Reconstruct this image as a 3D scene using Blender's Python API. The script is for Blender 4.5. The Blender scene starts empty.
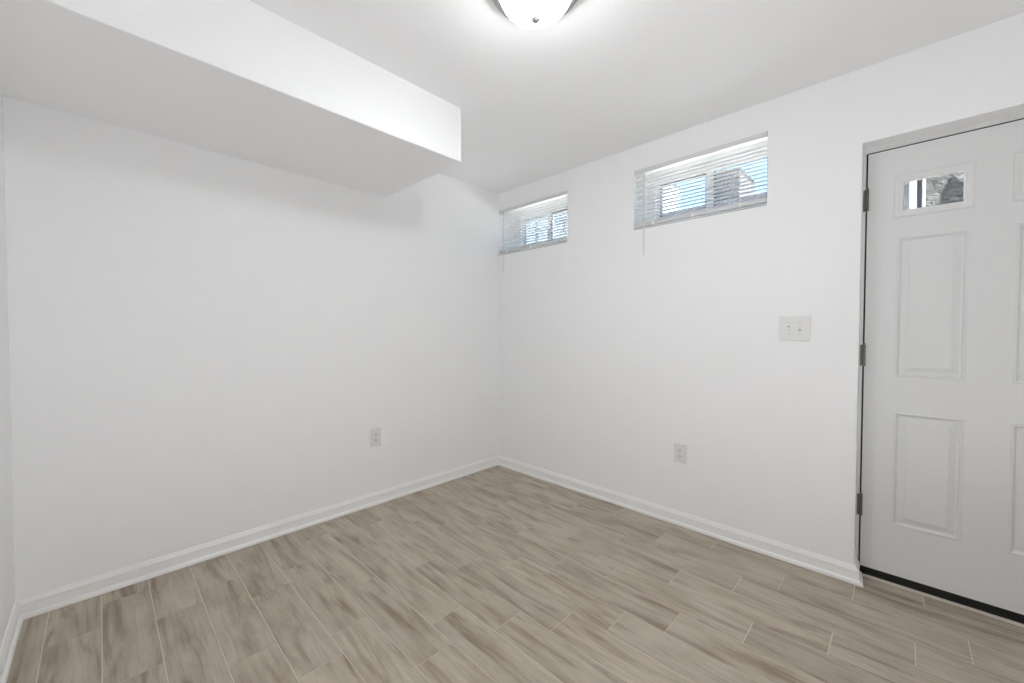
import bpy, bmesh, math, random
from mathutils import Vector, Matrix

S = bpy.context.scene
C = S.collection
# ------------------------------------------------------------------ camera
F, YAW, PITCH, ROLL = 400.6, 0.7717, -0.0215, 0.0022
CAM = Vector((-2.417, -2.5182, 1.1516))
fw = Vector((math.cos(YAW)*math.cos(PITCH), math.sin(YAW)*math.cos(PITCH), math.sin(PITCH)))
rt = Vector((math.sin(YAW), -math.cos(YAW), 0)); up = rt.cross(fw)
rt2 = rt*math.cos(ROLL) + up*math.sin(ROLL); up2 = up*math.cos(ROLL) - rt*math.sin(ROLL)
cd = bpy.data.cameras.new('camera'); cam = bpy.data.objects.new('camera', cd); C.objects.link(cam)
cd.sensor_width = 36; cd.sensor_fit = 'HORIZONTAL'; cd.lens = 36*F/1024; cd.clip_start = 0.02
M = Matrix((rt2, up2, -fw)).transposed().to_4x4(); M.translation = CAM
cam.matrix_world = M
S.camera = cam
# ------------------------------------------------------------------ world, sun, exposure
w = bpy.data.worlds.new('sky'); S.world = w; w.use_nodes = True
wn = w.node_tree.nodes; wl = w.node_tree.links
bg = wn['Background']
sky = wn.new('ShaderNodeTexSky'); sky.sky_type = 'NISHITA'; sky.sun_disc = False
sky.sun_elevation = math.radians(48); sky.sun_rotation = math.radians(250)
hs = wn.new('ShaderNodeHueSaturation'); hs.inputs['Saturation'].default_value = 1.25; hs.inputs['Hue'].default_value = .487
wl.new(sky.outputs[0], hs.inputs['Color']); wl.new(hs.outputs[0], bg.inputs[0]); bg.inputs[1].default_value = 0.75
sd = bpy.data.lights.new('sun', 'SUN'); sun = bpy.data.objects.new('sun', sd); C.objects.link(sun)
sd.energy = 85.0; sd.angle = 0.01; sd.color = (1, .96, .9)
sun.rotation_euler = Vector((0.05, 0.60, -0.80)).to_track_quat('-Z', 'Y').to_euler()
sun.location = (-6, -4, 8)
LAMP_STRENGTH = 51.0
BOUNCE_POWER = 19.0                # added ceiling fill behind the viewpoint, standing in for unseen room light
ad = bpy.data.lights.new('soft_light', 'AREA'); al = bpy.data.objects.new('soft_light', ad); C.objects.link(al)
ad.shape = 'SQUARE'; ad.size = 1.2; ad.energy = BOUNCE_POWER; ad.color = (.97, .985, 1)
al.location = (-2.0, -3.2, .30); al.rotation_euler = Vector((-0.1, 0.35, 1)).to_track_quat('-Z', 'Y').to_euler()
S.view_settings.view_transform = 'Standard'; S.view_settings.look = 'None'
S.view_settings.gamma = 1; S.view_settings.use_curve_mapping = False
S.view_settings.exposure = 0.1
S.cycles.max_bounces = 16; S.cycles.diffuse_bounces = 10; S.cycles.sample_clamp_indirect = 10

# ------------------------------------------------------------------ dimensions
H = 2.35; XL = -2.668; YN = -6.2; TH = 0.25      # room: x XL..0, y YN..0
SD, SZ, SX = 0.8087, 2.0674, -1.0532              # soffit depth, underside, end

# ------------------------------------------------------------------ helpers
def mat(name, col, rough=.6, metal=0, emit=None, es=0, bump=None, spec=.5, ior=None):
    m = bpy.data.materials.new(name); m.use_nodes = True
    n = m.node_tree.nodes; l = m.node_tree.links; b = n['Principled BSDF']
    b.inputs['Base Color'].default_value = (*col, 1)
    b.inputs['Roughness'].default_value = rough; b.inputs['Metallic'].default_value = metal
    b.inputs['Specular IOR Level'].default_value = spec
    if emit: b.inputs['Emission Color'].default_value = (*emit, 1); b.inputs['Emission Strength'].default_value = es
    tc = n.new('ShaderNodeTexCoord'); no = n.new('ShaderNodeTexNoise')
    sc, st, cv = bump or (60, .02, .01)
    no.inputs['Scale'].default_value = sc; no.inputs['Detail'].default_value = 3
    l.new(tc.outputs['Object'], no.inputs['Vector'])
    bp = n.new('ShaderNodeBump'); bp.inputs['Strength'].default_value = st; bp.inputs['Distance'].default_value = .002
    l.new(no.outputs['Fac'], bp.inputs['Height']); l.new(bp.outputs[0], b.inputs['Normal'])
    mx = n.new('ShaderNodeMix'); mx.data_type = 'RGBA'
    mx.inputs['A'].default_value = (*[c*(1-cv) for c in col], 1); mx.inputs['B'].default_value = (*[min(1, c*(1+cv)) for c in col], 1)
    l.new(no.outputs['Fac'], mx.inputs['Factor']); l.new(mx.outputs['Result'], b.inputs['Base Color'])
    return m

def ramp(n, stops):
    r = n.new('ShaderNodeValToRGB'); e = r.color_ramp.elements
    while len(e) < len(stops): e.new(0.5)
    for k, (p, c) in enumerate(stops): e[k].position = p; e[k].color = (*c, 1)
    return r

PAINT = mat('white_wall_paint', (.910, .914, .921), .55, bump=(220, .03, .004), spec=.3)
CEIL = mat('white_ceiling_paint', (.910, .914, .921), .8, bump=(180, .04, .004), spec=.15)
TRIM = mat('white_trim_paint', (.90, .90, .89), .32, bump=(40, .02, .005))
DOORP = mat('white_door_paint', (.73, .735, .735), .38, bump=(90, .03, .005))
FRAMEP = mat('door_frame_paint', (.76, .765, .755), .45, bump=(60, .03, .01))
VINYL = mat('white_vinyl', (.86, .86, .86), .35)
SLAT = mat('white_blind_slat', (.90, .90, .90), .35)
n_ = SLAT.node_tree.nodes; l_ = SLAT.node_tree.links
tr_ = n_.new('ShaderNodeBsdfTranslucent'); tr_.inputs[0].default_value = (.95, .95, .94, 1)
mx_ = n_.new('ShaderNodeMixShader'); mx_.inputs[0].default_value = .65
l_.new(n_['Principled BSDF'].outputs[0], mx_.inputs[1]); l_.new(tr_.outputs[0], mx_.inputs[2]); l_.new(mx_.outputs[0], n_['Material Output'].inputs[0])
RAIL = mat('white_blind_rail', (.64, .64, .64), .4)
HEADM = mat('white_headrail', (.74, .74, .74), .4)
CORD = mat('blind_cord', (.85, .85, .83), .8)
PLATE = mat('white_plate_plastic', (.79, .79, .775), .3)
SLOT = mat('dark_slot', (.03, .03, .03), .7)
NICK = mat('brushed_nickel', (.60, .59, .58), .34, 1, bump=(150, .1, .05))
HINGE = mat('aged_hinge_metal', (.20, .19, .175), .42, 1, bump=(90, .2, .15))
BLACK = mat('black_rubber', (.010, .009, .009), .6, bump=(80, .3, .3))
GASK = mat('dark_gasket', (.03, .04, .06), .6)
GROUT = mat('pale_grout', (.66, .60, .52), .9, bump=(300, .2, .05))

def glass_mat():
    m = bpy.data.materials.new('window_glass'); m.use_nodes = True
    n = m.node_tree.nodes; l = m.node_tree.links; n.remove(n['Principled BSDF'])
    t = n.new('ShaderNodeBsdfTransparent'); g = n.new('ShaderNodeBsdfGlossy'); g.inputs['Roughness'].default_value = .02
    t.inputs[0].default_value = (.93, .95, .96, 1)
    f = n.new('ShaderNodeFresnel'); f.inputs[0].default_value = 1.25
    x = n.new('ShaderNodeMixShader'); l.new(f.outputs[0], x.inputs[0]); l.new(t.outputs[0], x.inputs[1]); l.new(g.outputs[0], x.inputs[2])
    l.new(x.outputs[0], n['Material Output'].inputs[0]); return m
GLASS = glass_mat()

def tile_mat():
    m = bpy.data.materials.new('wood_look_tile'); m.use_nodes = True
    n = m.node_tree.nodes; l = m.node_tree.links; b = n['Principled BSDF']
    uv = n.new('ShaderNodeUVMap'); uv.uv_map = 'grain'
    rn = n.new('ShaderNodeUVMap'); rn.uv_map = 'tile_random'
    def mapping(sx, sy):
        k = n.new('ShaderNodeMapping'); k.inputs['Scale'].default_value = (sx, sy, 1); l.new(uv.outputs[0], k.inputs[0]); return k
    def noise(k, sc, det, rough=.5, dist=0):
        t = n.new('ShaderNodeTexNoise'); t.inputs['Scale'].default_value = sc; t.inputs['Detail'].default_value = det
        t.inputs['Roughness'].default_value = rough; t.inputs['Distortion'].default_value = dist
        l.new(k.outputs[0], t.inputs['Vector']); return t
    n1 = noise(mapping(1.9, 17), 1.0, 6, .62, 1.1)          # broad streaks
    n2 = noise(mapping(5, 75), 1.0, 6, .65, .5)            # fine grain
    n3 = noise(mapping(3, 9), 1.3, 3, .5, .3)              # cloudy patches
    r1 = ramp(n, [(.25, (.235, .190, .145)), (.365, (.335, .285, .230)), (.47, (.445, .395, .335)), (.75, (.530, .480, .418))])
    l.new(n1.outputs['Fac'], r1.inputs[0])
    r2 = ramp(n, [(.33, (.80, .785, .77)), (.52, (1, 1, 1)), (.7, (1.0, 1.0, 1.0))])
    l.new(n2.outputs['Fac'], r2.inputs[0])
    mu = n.new('ShaderNodeMix'); mu.data_type = 'RGBA'; mu.blend_type = 'MULTIPLY'; mu.inputs['Factor'].default_value = .8
    l.new(r1.outputs[0], mu.inputs['A']); l.new(r2.outputs[0], mu.inputs['B'])
    r3 = ramp(n, [(.38, (.80, .77, .74)), (.56, (1, 1, 1)), (.7, (1.06, 1.06, 1.06))])
    l.new(n3.outputs['Fac'], r3.inputs[0])
    mu2 = n.new('ShaderNodeMix'); mu2.data_type = 'RGBA'; mu2.blend_type = 'MULTIPLY'; mu2.inputs['Factor'].default_value = .7
    l.new(mu.outputs['Result'], mu2.inputs['A']); l.new(r3.outputs[0], mu2.inputs['B'])
    sep = n.new('ShaderNodeSeparateXYZ'); l.new(rn.outputs[0], sep.inputs[0])
    mr = n.new('ShaderNodeMapRange'); mr.inputs['To Min'].default_value = .94; mr.inputs['To Max'].default_value = 1.06
    l.new(sep.outputs[0], mr.inputs['Value'])
    hs = n.new('ShaderNodeHueSaturation'); hs.inputs['Saturation'].default_value = 1.15
    l.new(mr.outputs[0], hs.inputs['Value']); l.new(mu2.outputs['Result'], hs.inputs['Color'])
    l.new(hs.outputs[0], b.inputs['Base Color'])
    b.inputs['Roughness'].default_value = .48; b.inputs['Specular IOR Level'].default_value = .35
    bp = n.new('ShaderNodeBump'); bp.inputs['Strength'].default_value = .12; bp.inputs['Distance'].default_value = .001
    l.new(n2.outputs['Fac'], bp.inputs['Height']); l.new(bp.outputs[0], b.inputs['Normal'])
    return m
TILE = tile_mat()

def obj(name, bm, m, parent=None, smooth=False):
    me = bpy.data.meshes.new(name); bmesh.ops.recalc_face_normals(bm, faces=bm.faces[:])
    bm.to_mesh(me); bm.free()
    for x in (m if isinstance(m, (list, tuple)) else [m]): me.materials.append(x)
    if smooth:
        for p in me.polygons: p.use_smooth = True
    o = bpy.data.objects.new(name, me); C.objects.link(o)
    if parent: o.parent = parent; o.matrix_parent_inverse = parent_world(parent).inverted()
    return o
def parent_world(p):
    m = Matrix.LocRotScale(p.location, p.rotation_euler, p.scale)
    if p.parent: m = parent_world(p.parent) @ p.matrix_parent_inverse @ m
    return m
def empty(name, loc, rz=0):
    o = bpy.data.objects.new(name, None); C.objects.link(o); o.location = loc; o.rotation_euler = (0, 0, rz)
    o.empty_display_size = .1; return o
def tag(o, label=None, cat=None, group=None, kind=None):
    for k, v in (('label', label), ('category', cat), ('group', group), ('kind', kind)):
        if v: o[k] = v
    return o
def box(bm, a, b, bev=0, seg=2):
    a, b = [min(p, q) for p, q in zip(a, b)], [max(p, q) for p, q in zip(a, b)]
    r = bmesh.ops.create_cube(bm, size=1)
    vs = r['verts']
    for v in vs: v.co = Vector([a[i]+(v.co[i]+.5)*(b[i]-a[i]) for i in range(3)])
    if bev:
        es = list({e for v in vs for e in v.link_edges})
        bmesh.ops.bevel(bm, geom=es, offset=bev, segments=seg, profile=.5, affect='EDGES')
def mk_box(name, a, b, m, parent=None, bev=0):
    bm = bmesh.new(); box(bm, a, b, bev); return obj(name, bm, m, parent)
def lathe(bm, prof, centre, seg=64, axis='z'):
    rings = []
    for r, h in prof:
        ring = []
        for k in range(seg):
            a = 2*math.pi*k/seg; p = (r*math.cos(a), r*math.sin(a), h)
            if axis == 'x': p = (p[2], p[0], p[1])
            ring.append(bm.verts.new(Vector(centre)+Vector(p)))
        rings.append(ring)
    for A, B in zip(rings, rings[1:]):
        for k in range(seg): bm.faces.new((A[k], A[(k+1) % seg], B[(k+1) % seg], B[k]))
    for R_ in (rings[0], rings[-1]): 
        if len(R_) > 2: bm.faces.new(R_)
def tube(bm, pts, r, seg=8):
    rings = []
    for i, p in enumerate(pts):
        d = (Vector(pts[min(i+1, len(pts)-1)])-Vector(pts[max(i-1, 0)])).normalized()
        a = d.orthogonal().normalized(); b = d.cross(a)
        if i and a.dot(pa) < 0: a, b = -a, -b
        if i: a = (pa-d*pa.dot(d)).normalized(); b = d.cross(a)
        pa = a
        rings.append([bm.verts.new(Vector(p)+a*r*math.cos(2*math.pi*k/seg)+b*r*math.sin(2*math.pi*k/seg)) for k in range(seg)])
    for A, B in zip(rings, rings[1:]):
        for k in range(seg): bm.faces.new((A[k], A[(k+1) % seg], B[(k+1) % seg], B[k]))
    bm.faces.new(rings[0]); bm.faces.new(rings[-1])

def wall_x(name, x0, x1, y0, y1, z0, z1, holes, m):
    """solid wall between planes x0 and x1, with rectangular holes (ya, yb, za, zb)"""
    bm = bmesh.new()
    ys = sorted({y0, y1, *[h[0] for h in holes], *[h[1] for h in holes]})
    zs = sorted({z0, z1, *[h[2] for h in holes], *[h[3] for h in holes]})
    solid = {}
    for i in range(len(ys)-1):
        for j in range(len(zs)-1):
            cy, cz = (ys[i]+ys[i+1])/2, (zs[j]+zs[j+1])/2
            solid[i, j] = not any(h[0] < cy < h[1] and h[2] < cz < h[3] for h in holes)
    V = {}
    def v(x, i, j):
        if (x, i, j) not in V: V[x, i, j] = bm.verts.new((x, ys[i], zs[j]))
        return V[x, i, j]
    for (i, j), s in solid.items():
        if not s: continue
        for x in (x0, x1): bm.faces.new([v(x, i, j), v(x, i+1, j), v(x, i+1, j+1), v(x, i, j+1)])
        for (di, dj, e) in ((-1, 0, ((i, j), (i, j+1))), (1, 0, ((i+1, j), (i+1, j+1))), (0, -1, ((i, j), (i+1, j))), (0, 1, ((i, j+1), (i+1, j+1)))):
            if not solid.get((i+di, j+dj), False):
                (a, b), (c, d) = e
                bm.faces.new([v(x0, a, b), v(x0, c, d), v(x1, c, d), v(x1, a, b)])
    return tag(obj(name, bm, m), kind='structure')

# ------------------------------------------------------------------ room shell
W1 = (-.735, 0.0, 1.824, 2.206); W2 = (-2.006, -1.262, 1.820, 2.197); DR = (-3.171, -2.377, 0.0, 2.012)
wall_x('wall_right', 0, TH, YN, 0, 0, H, [W1, W2, DR], PAINT)
tag(mk_box('wall_back', (XL-.15, 0, 0), (TH, .15, H), PAINT), kind='structure')
tag(mk_box('wall_left', (XL-.15, YN, 0), (XL, 0, H), PAINT), kind='structure')
tag(mk_box('wall_front', (XL-.15, YN-.15, 0), (TH, YN, H), PAINT), kind='structure')
tag(mk_box('ceiling', (XL-.15, YN-.15, H), (TH, .15, H+.2), CEIL), kind='structure')
bm = bmesh.new(); box(bm, (XL, -SD, SZ), (SX, 0, H))
es = [e for e in bm.edges if all(abs(v.co.y+SD) < 1e-4 for v in e.verts) and (all(abs(v.co.z-SZ) < 1e-4 for v in e.verts) or all(abs(v.co.x-SX) < 1e-4 for v in e.verts))]
bmesh.ops.bevel(bm, geom=es, offset=.002, segments=2, affect='EDGES')
tag(obj('ceiling_soffit', bm, PAINT), kind='structure')

# floor: wood-look tiles .151 wide, .582 long, joints as in the photograph
JO = [-.646, -.400, -.835, -1.188, -.954, -1.303, -1.139, -.983, -.828, -.626, -.758, -.402, -.520, -.875, -.398, -.115, -.30, -.49]
random.seed(7)
bm = bmesh.new(); ug = bm.loops.layers.uv.new('grain'); ur = bm.loops.layers.uv.new('tile_random')
X0, PW, PL, G = -.009, .1512, .579, .0013
def clipf(a, b, lo, hi): return max(a, lo), min(b, hi)
def tile(xa, xb, ya, yb, seed):
    random.seed(seed); ou, ov, rr, fl = random.uniform(0, 60), random.uniform(0, 60), random.random(), random.choice((-1, 1))
    z = 0; c = .0006
    P = [(xa, ya), (xb, ya), (xb, yb), (xa, yb)]
    Q = [(xa+c, ya+c), (xb-c, ya+c), (xb-c, yb-c), (xa+c, yb-c)]
    lo = [bm.verts.new((x, y, -.0012)) for x, y in P]; hi = [bm.verts.new((x, y, z)) for x, y in Q]
    fs = [bm.faces.new(hi)] + [bm.faces.new((lo[k], lo[(k+1) % 4], hi[(k+1) % 4], hi[k])) for k in range(4)]
    for f in fs:
        f.material_index = 0
        for lp in f.loops:
            lp[ug].uv = (lp.vert.co.y*fl+ou, lp.vert.co.x*fl+ov); lp[ur].uv = (rr, 0)
for k in range(-1, 18):
    xa, xb = X0-PW*(k+1)+G, X0-PW*k-G
    lo_x = XL+.004
    y = JO[k] if k >= 0 else -.289
    while y < 0: y += PL
    idx = 0
    while y > YN:
        a, b = y-PL+G, y-G
        a2, b2 = clipf(a, b, YN+.004, -.004)
        if b2-a2 > .01:
            if k >= 0 and xb-max(xa, lo_x) > .003:
                tile(max(xa, lo_x), min(xb, -.002 if not (DR[0] < (a2+b2)/2 < DR[1]) else xb), a2, b2, k*100+idx)
            if k == -1:
                a3, b3 = clipf(a, b, DR[0]+.004, DR[1]-.004)
                if b3-a3 > .01: tile(-.009+G, .100, a3, b3, 9000+idx)
        y -= PL; idx += 1
n0 = len(bm.faces)
box(bm, (XL, YN, -.12), (0, 0, -.0012)); box(bm, (0.0, DR[0], -.12), (TH, DR[1], -.0012))
bm.faces.ensure_lookup_table()
for f in bm.faces[n0:]: f.material_index = 1
me_floor = obj('floor', bm, [TILE, GROUT]); tag(me_floor, kind='structure')

# baseboards
PROF = [(.0, .0), (.0205, .0), (.0205, .009), (.0190, .0145), (.0155, .0185), (.0115, .0205), (.0108, .056), (.0120, .0590), (.0105, .0640), (.0078, .0700), (.0060, .0755), (.0045, .0800), (.0, .0803)]
def moulding(name, path, parent=None):
    """extrude PROF along a 2-D path; the profile stands on the left of the path, with mitred corners"""
    bm = bmesh.new(); P = [Vector(p) for p in path]; secs = []
    for i, p in enumerate(P):
        ns = []
        if i > 0: d = (p-P[i-1]).normalized(); ns.append(Vector((-d.y, d.x)))
        if i < len(P)-1: d = (P[i+1]-p).normalized(); ns.append(Vector((-d.y, d.x)))
        if len(ns) == 2: nn = (ns[0]+ns[1]); nn = nn/(1+ns[0].dot(ns[1]))
        else: nn = ns[0]
        secs.append((p, nn))
    return secs, bm
def build_moulding(name, path, endn=(None, None), alln=None):
    secs, bm = moulding(name, path)
    if endn[0]: secs[0] = (secs[0][0], Vector(endn[0]))
    if endn[1]: secs[-1] = (secs[-1][0], Vector(endn[1]))
    if alln: secs = [(p, Vector(n)) for (p, _), n in zip(secs, alln)]
    R_ = [[bm.verts.new((p.x+n.x*o, p.y+n.y*o, z)) for o, z in PROF] for p, n in secs]
    for A, B in zip(R_, R_[1:]):
        for k in range(len(PROF)-1): bm.faces.new((A[k], A[k+1], B[k+1], B[k]))
        bm.faces.new((A[-1], A[0], B[0], B[-1]))
    bm.faces.new(R_[0]); bm.faces.new(R_[-1])
    return tag(obj(name, bm, TRIM), kind='structure')
build_moulding('baseboard_back', [(0, 0), (XL, 0)], ((-1, -1), (1, -1)))
build_moulding('baseboard_right', [(.097, DR[1]), (0, DR[1]), (0, 0)], alln=[(0, -1.2), (-1, -1.7), (-1, -1)])
build_moulding('baseboard_left', [(XL, 0), (XL, YN)], ((1, -1), (1, 1)))
build_moulding('baseboard_front', [(XL, YN), (0, YN)], ((1, 1), (-1, 1)))
build_moulding('baseboard_right_near', [(0, YN), (0, DR[0])], ((-1, 1), None))

# ------------------------------------------------------------------ entry door
DX = .100                         # room-side face of the door
DY0, DY1, DZ0, DZ1 = -3.156, -2.3925, .047, 1.987
bm = bmesh.new()                  # frame: two jambs, head, stop
jf = .099
box(bm, (jf, DR[1]-.0088, 0), (TH-.004, DR[1], DR[3])); box(bm, (jf, DR[0], 0), (TH-.004, DR[0]+.0125, DR[3]))
box(bm, (jf, DR[0]+.0125, DZ1+.0058), (TH-.004, DR[1]-.0088, DR[3]))
box(bm, (DX+.047, DR[1]-.03, 0), (TH-.01, DR[1]-.0088, DZ1+.0058)); box(bm, (DX+.047, DR[0]+.0125, 0), (TH-.01, DR[0]+.03, DZ1+.0035))
box(bm, (DX+.047, DR[0]+.03, DZ1-.014), (TH-.01, DR[1]-.03, DZ1+.0035))
frame = tag(obj('trim_1', bm, FRAMEP), kind='structure')
bm = bmesh.new(); box(bm, (DX+.006, DY1+.0003, .05), (DX+.046, DR[1]-.0090, DZ1+.0045)); box(bm, (DX+.006, DY0, DZ1+.0003), (DX+.046, DY1+.0003, DZ1+.0056))
obj('weatherstrip', bm, BLACK, frame)

door = empty('door_1', (DX, DY1, 0)); tag(door, kind='structure')
panels = []
for ya, yb in ((-2.712, -2.497), (-3.051, -2.836)):
    panels += [(ya, yb, .958, 1.585, 'p'), (ya, yb, .276, .795, 'p'), (ya-.0, yb+.0, 1.688, 1.850, 'g')]
bm = bmesh.new()
ys = sorted({DY0, DY1, *[p[0] for p in panels], *[p[1] for p in panels]}); zs = sorted({DZ0, DZ1, *[p[2] for p in panels], *[p[3] for p in panels]})
DT = .044
VV = {}
def dv(x, y, z):
    k = (round(x, 5), round(y, 5), round(z, 5))
    if k not in VV: VV[k] = bm.verts.new(k)
    return VV[k]
def quad(*p): bm.faces.new([dv(*q) for q in p])
for a, b in zip(ys, ys[1:]):
    for c, d in zip(zs, zs[1:]):
        hit = [p for p in panels if p[0] <= (a+b)/2 <= p[1] and p[2] <= (c+d)/2 <= p[3]]
        if hit and hit[0][4] == 'g': continue
        for x in (DX, DX+DT):
            if hit and x == DX: continue
            quad((x, a, c), (x, b, c), (x, b, d), (x, a, d))
for (ya, yb, za, zb, t) in panels:
    if t == 'g':
        for (p, q) in (((ya, za), (yb, za)), ((yb, za), (yb, zb)), ((yb, zb), (ya, zb)), ((ya, zb), (ya, za))):
            quad((DX, *p), (DX, *q), (DX+DT, *q), (DX+DT, *p))
        continue
    L = [(0, 0), (.003, -.0022), (.007, -.0024), (.011, .0015), (.014, .0068), (.020, .0074), (.024, .0060), (.040, .0008), (.0425, -.0006), (.046, -.0008)]
    rects = [(ya+i, yb-i, za+i, zb-i, DX+dp) for i, dp in L]
    for A, B in zip(rects, rects[1:]):
        ca = [(A[4], A[0], A[2]), (A[4], A[1], A[2]), (A[4], A[1], A[3]), (A[4], A[0], A[3])]
        cb = [(B[4], B[0], B[2]), (B[4], B[1], B[2]), (B[4], B[1], B[3]), (B[4], B[0], B[3])]
        for k in range(4): quad(ca[k], ca[(k+1) % 4], cb[(k+1) % 4], cb[k])
    R_ = rects[-1]; quad((R_[4], R_[0], R_[2]), (R_[4], R_[1], R_[2]), (R_[4], R_[1], R_[3]), (R_[4], R_[0], R_[3]))
for e in ((DY0, DY0), (DY1, DY1)):
    for c, d in zip(zs, zs[1:]): quad((DX, e[0], c), (DX, e[0], d), (DX+DT, e[0], d), (DX+DT, e[0], c))
for z in (DZ0, DZ1):
    for a, b in zip(ys, ys[1:]): quad((DX, a, z), (DX, b, z), (DX+DT, b, z), (DX+DT, a, z))
leaf = obj('door_leaf', bm, DOORP, door)
for (ya, yb, za, zb, t) in panels:
    if t != 'g': continue
    # raised picture-frame moulding round the light: outer edge 13 mm beyond the cut-out
    bm = bmesh.new()
    L = [(-.0135, .0), (-.0125, -.006), (-.007, -.0075), (.000, -.0065), (.010, -.0035), (.015, -.004), (.0175, .003), (.0180, .020)]
    rects = [(ya+i, yb-i, za+i, zb-i, DX+dp) for i, dp in L]
    VV = {}
    for A, B in zip(rects, rects[1:]):
        ca = [(A[4], A[0], A[2]), (A[4], A[1], A[2]), (A[4], A[1], A[3]), (A[4], A[0], A[3])]
        cb = [(B[4], B[0], B[2]), (B[4], B[1], B[2]), (B[4], B[1], B[3]), (B[4], B[0], B[3])]
        for k in range(4): quad(ca[k], ca[(k+1) % 4], cb[(k+1) % 4], cb[k])
    fr = obj('light_frame', bm, DOORP, door)
    mk_box('glass_pane', (DX+.014, ya+.0165, za+.0165), (DX+.020, yb-.0165, zb-.0165), GLASS, fr)
# hinges
def hinge(z):
    bm = bmesh.new()
    box(bm, (DX-.0030, DR[1]-.0095, z-.050), (DX-.0005, DR[1]-.0002, z+.050), .0006)          # leaf on the jamb
    for k in range(5):
        lathe(bm, [(.0022, -.0095), (.0062, -.0095), (.0062, .0095), (.0022, .0095)], (DX-.0065, DY1+.001, z+(k-2)*.0202), 16)
    lathe(bm, [(.002, -.003), (.005, -.002), (.005, .002), (.002, .004)], (DX-.0065, DY1+.001, z+.0545), 16)
    for dz in (-.034, 0, .034): lathe(bm, [(.0028, 0), (.0028, .001)], (DX-.0040, DR[1]-.0060, z+dz), 10, 'x')
    return obj('hinge', bm, HINGE, door)
for z in (1.775, 1.050, .338): hinge(z)
# rubber bottom sweep and dark sill below the door
bm = bmesh.new(); box(bm, (DX+.004, DY0, .014), (DX+.040, DY1, .0465), .001)
for k in range(3): box(bm, (DX+.001, DY0, .019+k*.009), (DX+.006, DY1, .022+k*.009))
obj('bottom_sweep', bm, BLACK, door)
bm = bmesh.new(); box(bm, (DX+.0015, DR[0]+.0125, -.001), (TH+.02, DR[1]-.0135, .0125), .001)
tag(obj('trim_2', bm, BLACK), kind='structure')
# light caulk line in front of the sill
tag(mk_box('trim_3', (DX-.006, DR[0]+.003, -.001), (DX+.0012, DR[1]-.026, .010), GROUT), kind='structure')
# knob and deadbolt on the latch side (beyond the right edge of the frame)
bm = bmesh.new(); lathe(bm, [(.001, 0), (.032, 0), (.032, -.004), (.028, -.008), (.012, -.010), (.011, -.034), (.020, -.040), (.027, -.050), (.027, -.060), (.020, -.068), (.001, -.070)], (DX, DY0+.060, .93), 32, 'x')
obj('door_knob', bm, NICK, door, True)

# ------------------------------------------------------------------ windows
def window(name, Hh, gz0, gz1, left, right, muntins, gx=.200):
    """white vinyl slider set deep in the wall; left/right: glass extents (y far, y near)"""
    ya, yb, za, zb = Hh
    ins = 1e-3
    ya, yb, za, zb = ya+ins, yb-ins, za+ins, zb-ins
    root = empty(name, (gx, (ya+yb)/2, za)); tag(root, kind='structure')
    def ringbox(nm, o, i, x0, x1, m, par, bev=.002):
        bm = bmesh.new()
        box(bm, (x0, o[0], o[2]), (x1, i[0], o[3]), bev); box(bm, (x0, i[1], o[2]), (x1, o[1], o[3]), bev)
        box(bm, (x0, i[0], o[2]), (x1, i[1], i[2]), bev); box(bm, (x0, i[0], i[3]), (x1, i[1], o[3]), bev)
        return obj(nm, bm, m, par)
    o = (ya, yb, za, zb); i = (right[0]-.026 if right[0]-.026 > ya+.004 else ya+.004, left[1]+.030, gz0-.026, min(gz1+.018, zb-.006))
    ringbox('window_frame', o, i, gx-.012, gx+.045, VINYL, root)
    ms = (left[0]+right[1])/2
    for (g0, g1), xo in ((left, .012), (right, .0)):
        so = (g0-.024 if g0 == right[0] else ms-.0225, g1+.024 if g1 == left[1] else ms+.0225, gz0-.024, gz1+.016)
        so = (max(so[0], i[0]+.0005), min(so[1], i[1]-.0005), max(so[2], i[2]+.0005), min(so[3], i[3]-.0005))
        s = ringbox('sash', so, (g0, g1, gz0, gz1), gx-.006+xo, gx+.014+xo, VINYL, root, .0015)
        ringbox('gasket', (g0, g1, gz0, gz1), (g0+.009, g1-.009, gz0+.006, gz1-.009), gx+xo-.004, gx+.008+xo, GASK, s, 0)
        mk_box('window_pane', (gx+.002+xo, g0+.001, gz0+.001), (gx+.006+xo, g1-.001, gz1-.001), GLASS, s)
        if muntins:
            c = (g0+g1)/2; mk_box('muntin', (gx-.003+xo, c-.013, gz0), (gx+.0015+xo, c+.013, gz1), VINYL, s, bev=.001)
    return root
window('window_1', W1, 1.900, 2.142, (-.395, -.116), (-.69, -.425), True)
window('window_2', W2, 1.900, 2.143, (-1.640, -1.345), (-1.972, -1.684), False)

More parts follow.
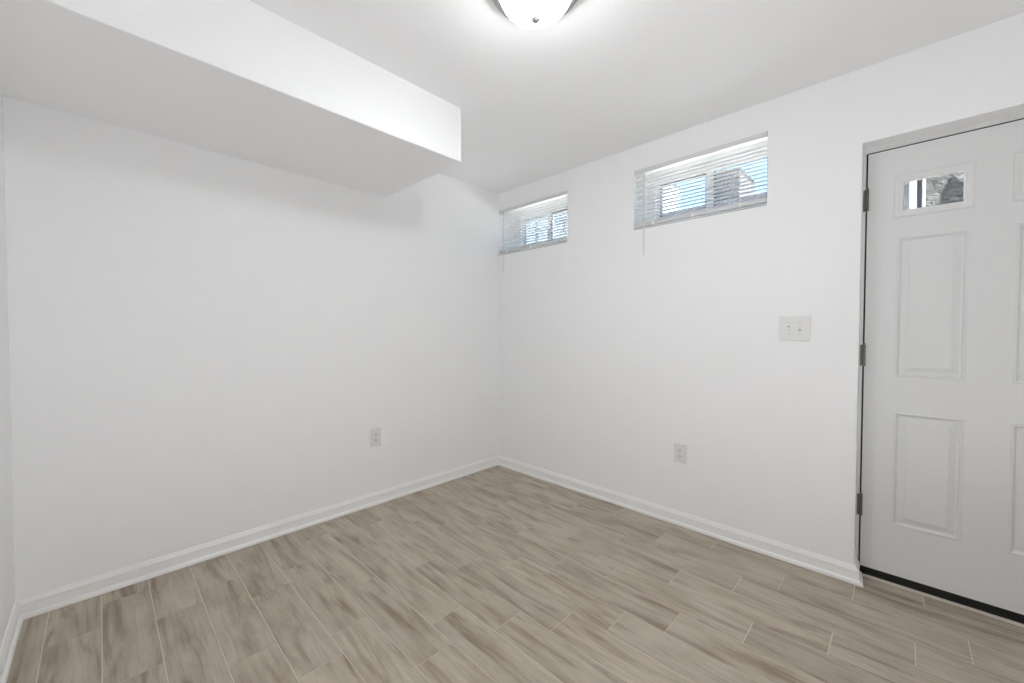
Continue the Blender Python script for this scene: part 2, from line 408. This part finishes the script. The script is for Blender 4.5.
# ------------------------------------------------------------------ mini blinds
def blind(Hh, label, wand_y, wand_z, cords):
    ya, yb, za, zb = Hh; ya += .004; yb -= .004
    root = empty('window_blind', (.018, (ya+yb)/2, zb)); tag(root, label, 'blind', 'aluminium mini blinds in the two small high windows')
    bm = bmesh.new()
    box(bm, (.001, ya, zb-.026), (.0015+.001, yb, zb-.0005)); box(bm, (.001, ya, zb-.026), (.028, yb, zb-.0245)); box(bm, (.0265, ya, zb-.026), (.028, yb, zb-.0005))
    box(bm, (.001, ya, zb-.026), (.028, ya+.0015, zb-.0005)); box(bm, (.001, yb-.0015, zb-.026), (.028, yb, zb-.0005))
    obj('headrail', bm, HEADM, root)
    bm = bmesh.new(); n = 15; z1 = zb-.040; z0 = za+.046
    tl = math.radians(-8)
    for k in range(n):
        z = z1-(z1-z0)*k/(n-1); pts = []
        for j in range(7):
            s = (j/6-.5)*.025; cu = .0022*(1-(2*s/.025)**2)
            pts.append((.0155+s*math.cos(tl)-cu*math.sin(tl), z+s*math.sin(tl)+cu*math.cos(tl)))
        for dz in (0,):
            A = [bm.verts.new((x, ya+.002, zz)) for x, zz in pts]+[bm.verts.new((x, ya+.002, zz-.0004)) for x, zz in reversed(pts)]
            B = [bm.verts.new((v.co.x, yb-.002, v.co.z)) for v in A]
            for q in range(len(A)): bm.faces.new((A[q], A[(q+1) % len(A)], B[(q+1) % len(A)], B[q]))
            bm.faces.new(A); bm.faces.new(B)
    obj('slats', bm, SLAT, root)
    bm = bmesh.new(); box(bm, (.003, ya+.001, za+.014), (.028, yb-.001, za+.037), .003)
    br = obj('bottom_rail', bm, RAIL, root)
    for y in cords:
        bm = bmesh.new(); box(bm, (.0005, y-.007, za+.0125), (.008, y+.007, za+.0385), .002); obj('cord_clip', bm, SLAT, br)
    for y in cords:
        for x in (.0022, .0288):
            bm = bmesh.new(); tube(bm, [(x, y, zb-.026), (x, y, za+.030)], .0005, 5); obj('ladder_cord', bm, CORD, root)
    bm = bmesh.new(); tube(bm, [(-.002, wand_y, zb-.018), (-.010, wand_y, zb-.030), (-.012, wand_y-.001, zb-.06), (-.014, wand_y-.004, wand_z+.05), (-.013, wand_y-.005, wand_z)], .0036, 6)
    tube(bm, [(.003, wand_y, zb-.016), (-.004, wand_y, zb-.018), (-.010, wand_y, zb-.026)], .0018, 6)
    obj('tilt_wand', bm, mat('clear_grey_wand', (.72, .72, .72), .3), root)
    return root
blind(W1, 'white mini blind in the small high window beside the room corner', -.075, 1.655, (-.10, -.37, -.63))
blind(W2, 'white mini blind in the small high window between corner and door', -1.335, 1.642, (-1.39, -1.63, -1.88))
# thin grey strips, the shadow line along each recess's lower edge painted in
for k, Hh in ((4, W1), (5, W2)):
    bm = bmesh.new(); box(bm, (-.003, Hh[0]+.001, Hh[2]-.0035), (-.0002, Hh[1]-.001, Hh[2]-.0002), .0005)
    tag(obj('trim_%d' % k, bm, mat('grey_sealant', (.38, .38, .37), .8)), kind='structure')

# ------------------------------------------------------------------ plates
def rect_plate(bm, c, wd, ht, n, u):
    """bevelled plate standing off a wall: n outward normal, u horizontal direction"""
    n = Vector(n); u = Vector(u); v = Vector((0, 0, 1)); c = Vector(c)
    def P(a, b, d): return bm.verts.new(c+u*a+v*b+n*d)
    L = [(0, .0002), (0, .0040), (.0015, .0062), (.0045, .0072)]
    R_ = []
    for i, d in L:
        a, b = wd/2-i, ht/2-i; R_.append([P(-a, -b, d), P(a, -b, d), P(a, b, d), P(-a, b, d)])
    for A, B in zip(R_, R_[1:]):
        for k in range(4): bm.faces.new((A[k], A[(k+1) % 4], B[(k+1) % 4], B[k]))
    bm.faces.new(R_[-1]); bm.faces.new(R_[0])
def obox(bm, c, n, u, a0, a1, b0, b1, d0, d1, bev=0):
    c = Vector(c); n = Vector(n); u = Vector(u)
    p = c+u*a0+Vector((0, 0, b0))+n*d0; q = c+u*a1+Vector((0, 0, b1))+n*d1
    box(bm, p, q, bev)
def outlet(loc, n, u, label):
    root = empty('wall_outlet', loc); tag(root, label, 'electrical outlet', 'duplex wall outlets')
    bm = bmesh.new(); rect_plate(bm, loc, .0740, .116, n, u); obj('cover_plate', bm, PLATE, root)
    for s in (1, -1):
        bm = bmesh.new(); obox(bm, loc, n, u, -.0165, .0165, s*.0195-.0140, s*.0195+.0140, .0065, .0097, .0025)
        rc = obj('receptacle', bm, PLATE, root)
        bm = bmesh.new()
        for a0, a1, hh in ((-.0075, -.0052, .0050), (.0052, .0075, .0042)): obox(bm, loc, n, u, a0, a1, s*.0195+.001-hh+.002, s*.0195+.001+hh+.002, .0095, .0100)
        obox(bm, loc, n, u, -.0024, .0024, s*.0195-.0100, s*.0195-.0055, .0095, .0100)
        obj('slot', bm, SLOT, rc)
    bm = bmesh.new(); obox(bm, loc, n, u, -.0025, .0025, -.0025, .0025, .0070, .0080, .0008); obj('screw', bm, NICK, root)
outlet((0, -1.5775, .433), (-1, 0, 0), (0, -1, 0), 'white duplex outlet low on the wall below the high windows')
outlet((-1.139, 0, .451), (0, -1, 0), (1, 0, 0), 'white duplex outlet low on the long blank wall under the soffit')
loc = (0, -2.1335, 1.177); n = (-1, 0, 0); u = (0, -1, 0)
sw = empty('light_switch', loc); tag(sw, 'white two-gang toggle switch plate on the wall left of the door', 'light switch')
bm = bmesh.new(); rect_plate(bm, loc, .131, .127, n, u); obj('cover_plate', bm, PLATE, sw)
for a, st in ((-.0235, -1), (.0235, 1)):
    bm = bmesh.new(); obox(bm, loc, n, u, a-.0062, a+.0062, -.0135, .0135, .0070, .0078, .0003); ha = obj('toggle_surround', bm, PLATE, sw)
    bm = bmesh.new(); obox(bm, loc, n, u, a-.0052, a+.0052, -.0118, .0118, .0076, .0081); obj('toggle_slot', bm, mat('grey_slot', (.25, .25, .25), .6), ha)
    bm = bmesh.new()
    c = Vector(loc)+Vector(u)*a
    r0 = [bm.verts.new(c+Vector((-.0074, s*.0045, z))) for s, z in ((-1, -.008), (1, -.008), (1, .008), (-1, .008))]
    r1 = [bm.verts.new(c+Vector((-.0170, s*.0035, z+st*.008))) for s, z in ((-1, -.004), (1, -.004), (1, .004), (-1, .004))]
    for k in range(4): bm.faces.new((r0[k], r0[(k+1) % 4], r1[(k+1) % 4], r1[k]))
    bm.faces.new(r1); bm.faces.new(r0)
    obj('toggle', bm, PLATE, sw)
    for dz in (.030, -.030):
        bm = bmesh.new(); lathe(bm, [(.0005, 0), (.0034, 0), (.0030, -.0014), (.0005, -.0018)], (-.0070, c.y, c.z+dz), 14, 'x'); obj('screw', bm, NICK, sw)

# ------------------------------------------------------------------ ceiling lamps
def ceiling_lamp(x, y, label, strength):
    root = empty('ceiling_lamp', (x, y, H)); tag(root, label, 'ceiling lamp')
    bm = bmesh.new()
    lathe(bm, [(.140, -.0002), (.1620, -.001), (.1635, -.012), (.1620, -.028), (.1580, -.034), (.1500, -.0355), (.1460, -.031), (.1450, -.036), (.1400, -.041), (.1310, -.042), (.1270, -.034), (.1270, -.0002)], (x, y, H), 96)
    obj('metal_ring', bm, NICK, root, True)
    em = mat('lit_opal_glass', (.95, .94, .92), .35, emit=(.965, .985, 1), es=strength)
    n = em.node_tree.nodes; l = em.node_tree.links       # brightest at the bottom of the bowl, below the bulbs
    pw = n.new('ShaderNodeMath'); pw.operation = 'POWER'; pw.inputs[1].default_value = .38
    tc = n.new('ShaderNodeTexCoord'); sp = n.new('ShaderNodeSeparateXYZ'); mr = n.new('ShaderNodeMapRange')
    l.new(tc.outputs['Generated'], sp.inputs[0]); l.new(sp.outputs[2], pw.inputs[0]); l.new(pw.outputs[0], mr.inputs['Value'])
    mr.inputs['To Min'].default_value = strength*2.6; mr.inputs['To Max'].default_value = strength*.04
    l.new(mr.outputs[0], n['Principled BSDF'].inputs['Emission Strength'])
    bm = bmesh.new(); prof = []
    for k in range(15):
        a = math.pi/2*k/14; prof.append((.1260*math.cos(a)+.0006, -.034-.094*math.sin(a)))
    lathe(bm, prof, (x, y, H), 96)
    obj('glass_shade', bm, em, root, True)
    bm = bmesh.new(); lathe(bm, [(.0005, -.126), (.0120, -.127), (.0155, -.130), (.0160, -.134), (.0145, -.139), (.0115, -.143), (.0070, -.146), (.0005, -.147)], (x, y, H), 32)
    obj('finial', bm, NICK, root, True)
ceiling_lamp(-1.3725, -1.6105, 'round flush ceiling lamp with glowing opal dome and nickel ring', LAMP_STRENGTH)


# ------------------------------------------------------------------ outdoors
def siding(name, c1, c2, pitch):
    m = bpy.data.materials.new(name); m.use_nodes = True; n = m.node_tree.nodes; l = m.node_tree.links; b = n['Principled BSDF']
    tc = n.new('ShaderNodeTexCoord'); br = n.new('ShaderNodeTexBrick'); mp = n.new('ShaderNodeMapping')
    mp.inputs['Rotation'].default_value = (math.pi/2, 0, math.pi/2)
    l.new(tc.outputs['Object'], mp.inputs[0])
    sp = n.new('ShaderNodeSeparateXYZ'); cb = n.new('ShaderNodeCombineXYZ'); l.new(tc.outputs['Object'], sp.inputs[0])
    l.new(sp.outputs[1], cb.inputs[0]); l.new(sp.outputs[2], cb.inputs[1]); l.new(cb.outputs[0], br.inputs['Vector'])
    br.inputs['Color1'].default_value = (*c1, 1); br.inputs['Color2'].default_value = (*c2, 1); br.inputs['Mortar'].default_value = (*[c*.55 for c in c1], 1)
    br.inputs['Scale'].default_value = 1; br.inputs['Row Height'].default_value = pitch; br.inputs['Brick Width'].default_value = pitch*3; br.inputs['Mortar Size'].default_value = pitch*.08
    l.new(br.outputs[0], b.inputs['Base Color']); b.inputs['Roughness'].default_value = .85
    return m
def stone_mat():
    m = bpy.data.materials.new('rough_grey_stone'); m.use_nodes = True; n = m.node_tree.nodes; l = m.node_tree.links; b = n['Principled BSDF']
    tc = n.new('ShaderNodeTexCoord'); mp = n.new('ShaderNodeMapping'); mp.inputs['Scale'].default_value = (5, 6, 14); l.new(tc.outputs['Object'], mp.inputs[0])
    no = n.new('ShaderNodeTexNoise'); no.inputs['Scale'].default_value = 3; no.inputs['Detail'].default_value = 8; no.inputs['Distortion'].default_value = 1.2; l.new(mp.outputs[0], no.inputs[0])
    r = ramp(n, [(.35, (.015, .015, .014)), (.5, (.030, .030, .028)), (.62, (.042, .042, .040)), (.74, (.085, .085, .082))]); l.new(no.outputs['Fac'], r.inputs[0])
    l.new(r.outputs[0], b.inputs['Base Color']); b.inputs['Roughness'].default_value = .95
    bp = n.new('ShaderNodeBump'); bp.inputs['Distance'].default_value = .03; l.new(no.outputs['Fac'], bp.inputs['Height']); l.new(bp.outputs[0], b.inputs['Normal'])
    return m
STONE = stone_mat()
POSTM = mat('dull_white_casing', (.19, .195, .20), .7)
GROUND = mat('pale_concrete', (.62, .61, .60), .9, bump=(8, .5, .2))
tag(mk_box('ground', (TH, -2.15, -.2), (30, 30, 1.62), GROUND), kind='structure')
tag(mk_box('ground_well', (TH, -8, -.3), (30, -2.15, -.06), GROUND), kind='structure')
def house(name, a, b, m, label, roofh, roofm, wins):
    root = empty(name, ((a[0]+b[0])/2, (a[1]+b[1])/2, a[2])); tag(root, label, 'house')
    mk_box('wall', a, b, m, root)
    bm = bmesh.new(); x0, x1, y0, y1, z = a[0]-.04, b[0]+.04, a[1]-.04, b[1]+.04, b[2]+.004
    ym = (y0+y1)/2
    v = [bm.verts.new(p) for p in ((x0, y0, z), (x0, y1, z), (x0, ym, z+roofh), (x1, y0, z), (x1, y1, z), (x1, ym, z+roofh))]
    for f in ((0, 1, 2), (3, 4, 5), (0, 2, 5, 3), (1, 2, 5, 4), (0, 1, 4, 3)): bm.faces.new([v[i] for i in f])
    obj('roof', bm, roofm, root)
    for (y, z, wy, wz) in wins:
        f = mk_box('window', (a[0]-.05, y-wy/2, z-wz/2), (a[0]+.02, y+wy/2, z+wz/2), POSTM, root, .01)
        mk_box('pane', (a[0]-.06, y-wy/2+.04, z-wz/2+.04), (a[0]-.048, y+wy/2-.04, z+wz/2-.04), mat('dark_window_glass', (.05, .07, .09), .1), f)
ROOF = mat('grey_shingle', (.13, .13, .14), .9, bump=(12, .5, .3))
GREYS = siding('weathered_grey_brick', (.017, .0165, .018), (.038, .036, .038), .12)
PALES = siding('pale_blue_siding', (.12, .15, .18), (.135, .165, .195), .16)
house('brick_outbuilding', (7.0, -.02, 1.62), (8.2, .62, 4.62), GREYS, 'grey brick outbuilding seen through the right sash of the window nearer the door', .04, ROOF, [])
house('neighbour_house', (7.0, 3.9, 1.62), (9.0, 7.6, 6.2), PALES, 'pale blue sided house seen through the window by the room corner', .5, ROOF, [])
house('neighbour_house', (7.0, 1.62, 1.62), (8.0, 2.5, 4.86), PALES, 'narrow pale sided house seen through the left sash of the window nearer the door', .04, ROOF, [])
tag(mk_box('garden_wall', (6.86, -3, 1.62), (6.94, 3.0, 3.97), mat('grey_fence_boards', (.03, .03, .036), .9)), 'dark grey garden wall outside, along the bottom of the window nearer the door', 'wall')
# masonry retaining wall and white door casing of the outside stairwell, seen through the door light
bm = bmesh.new(); box(bm, (1.45, -4.2, -.06), (1.75, -2.2, 2.75))
bmesh.ops.subdivide_edges(bm, edges=bm.edges[:], cuts=14, use_grid_fill=True)
random.seed(3)
for v in bm.verts: v.co.x += random.uniform(-.02, .02)
tag(obj('stone_wall', bm, STONE), 'rough grey stone wall seen through the small door light', 'wall')
post = empty('white_post', (.95, -2.53, -.06))
mk_box('casing', (.90, -2.602, -.06), (.96, -2.588, 2.075), POSTM, post, bev=.002); mk_box('casing', (.90, -2.566, -.06), (.94, -2.535, 2.045), POSTM, post, bev=.002)
mk_box('casing', (.90, -2.588, 2.045), (.96, -2.44, 2.075), POSTM, post, bev=.002); mk_box('back_panel', (.955, -2.588, -.06), (.985, -2.44, 2.045), mat('grey_casing_panel', (.13, .132, .135), .8), post)
tag(post, 'white post outdoors at the left of the door light', 'post')
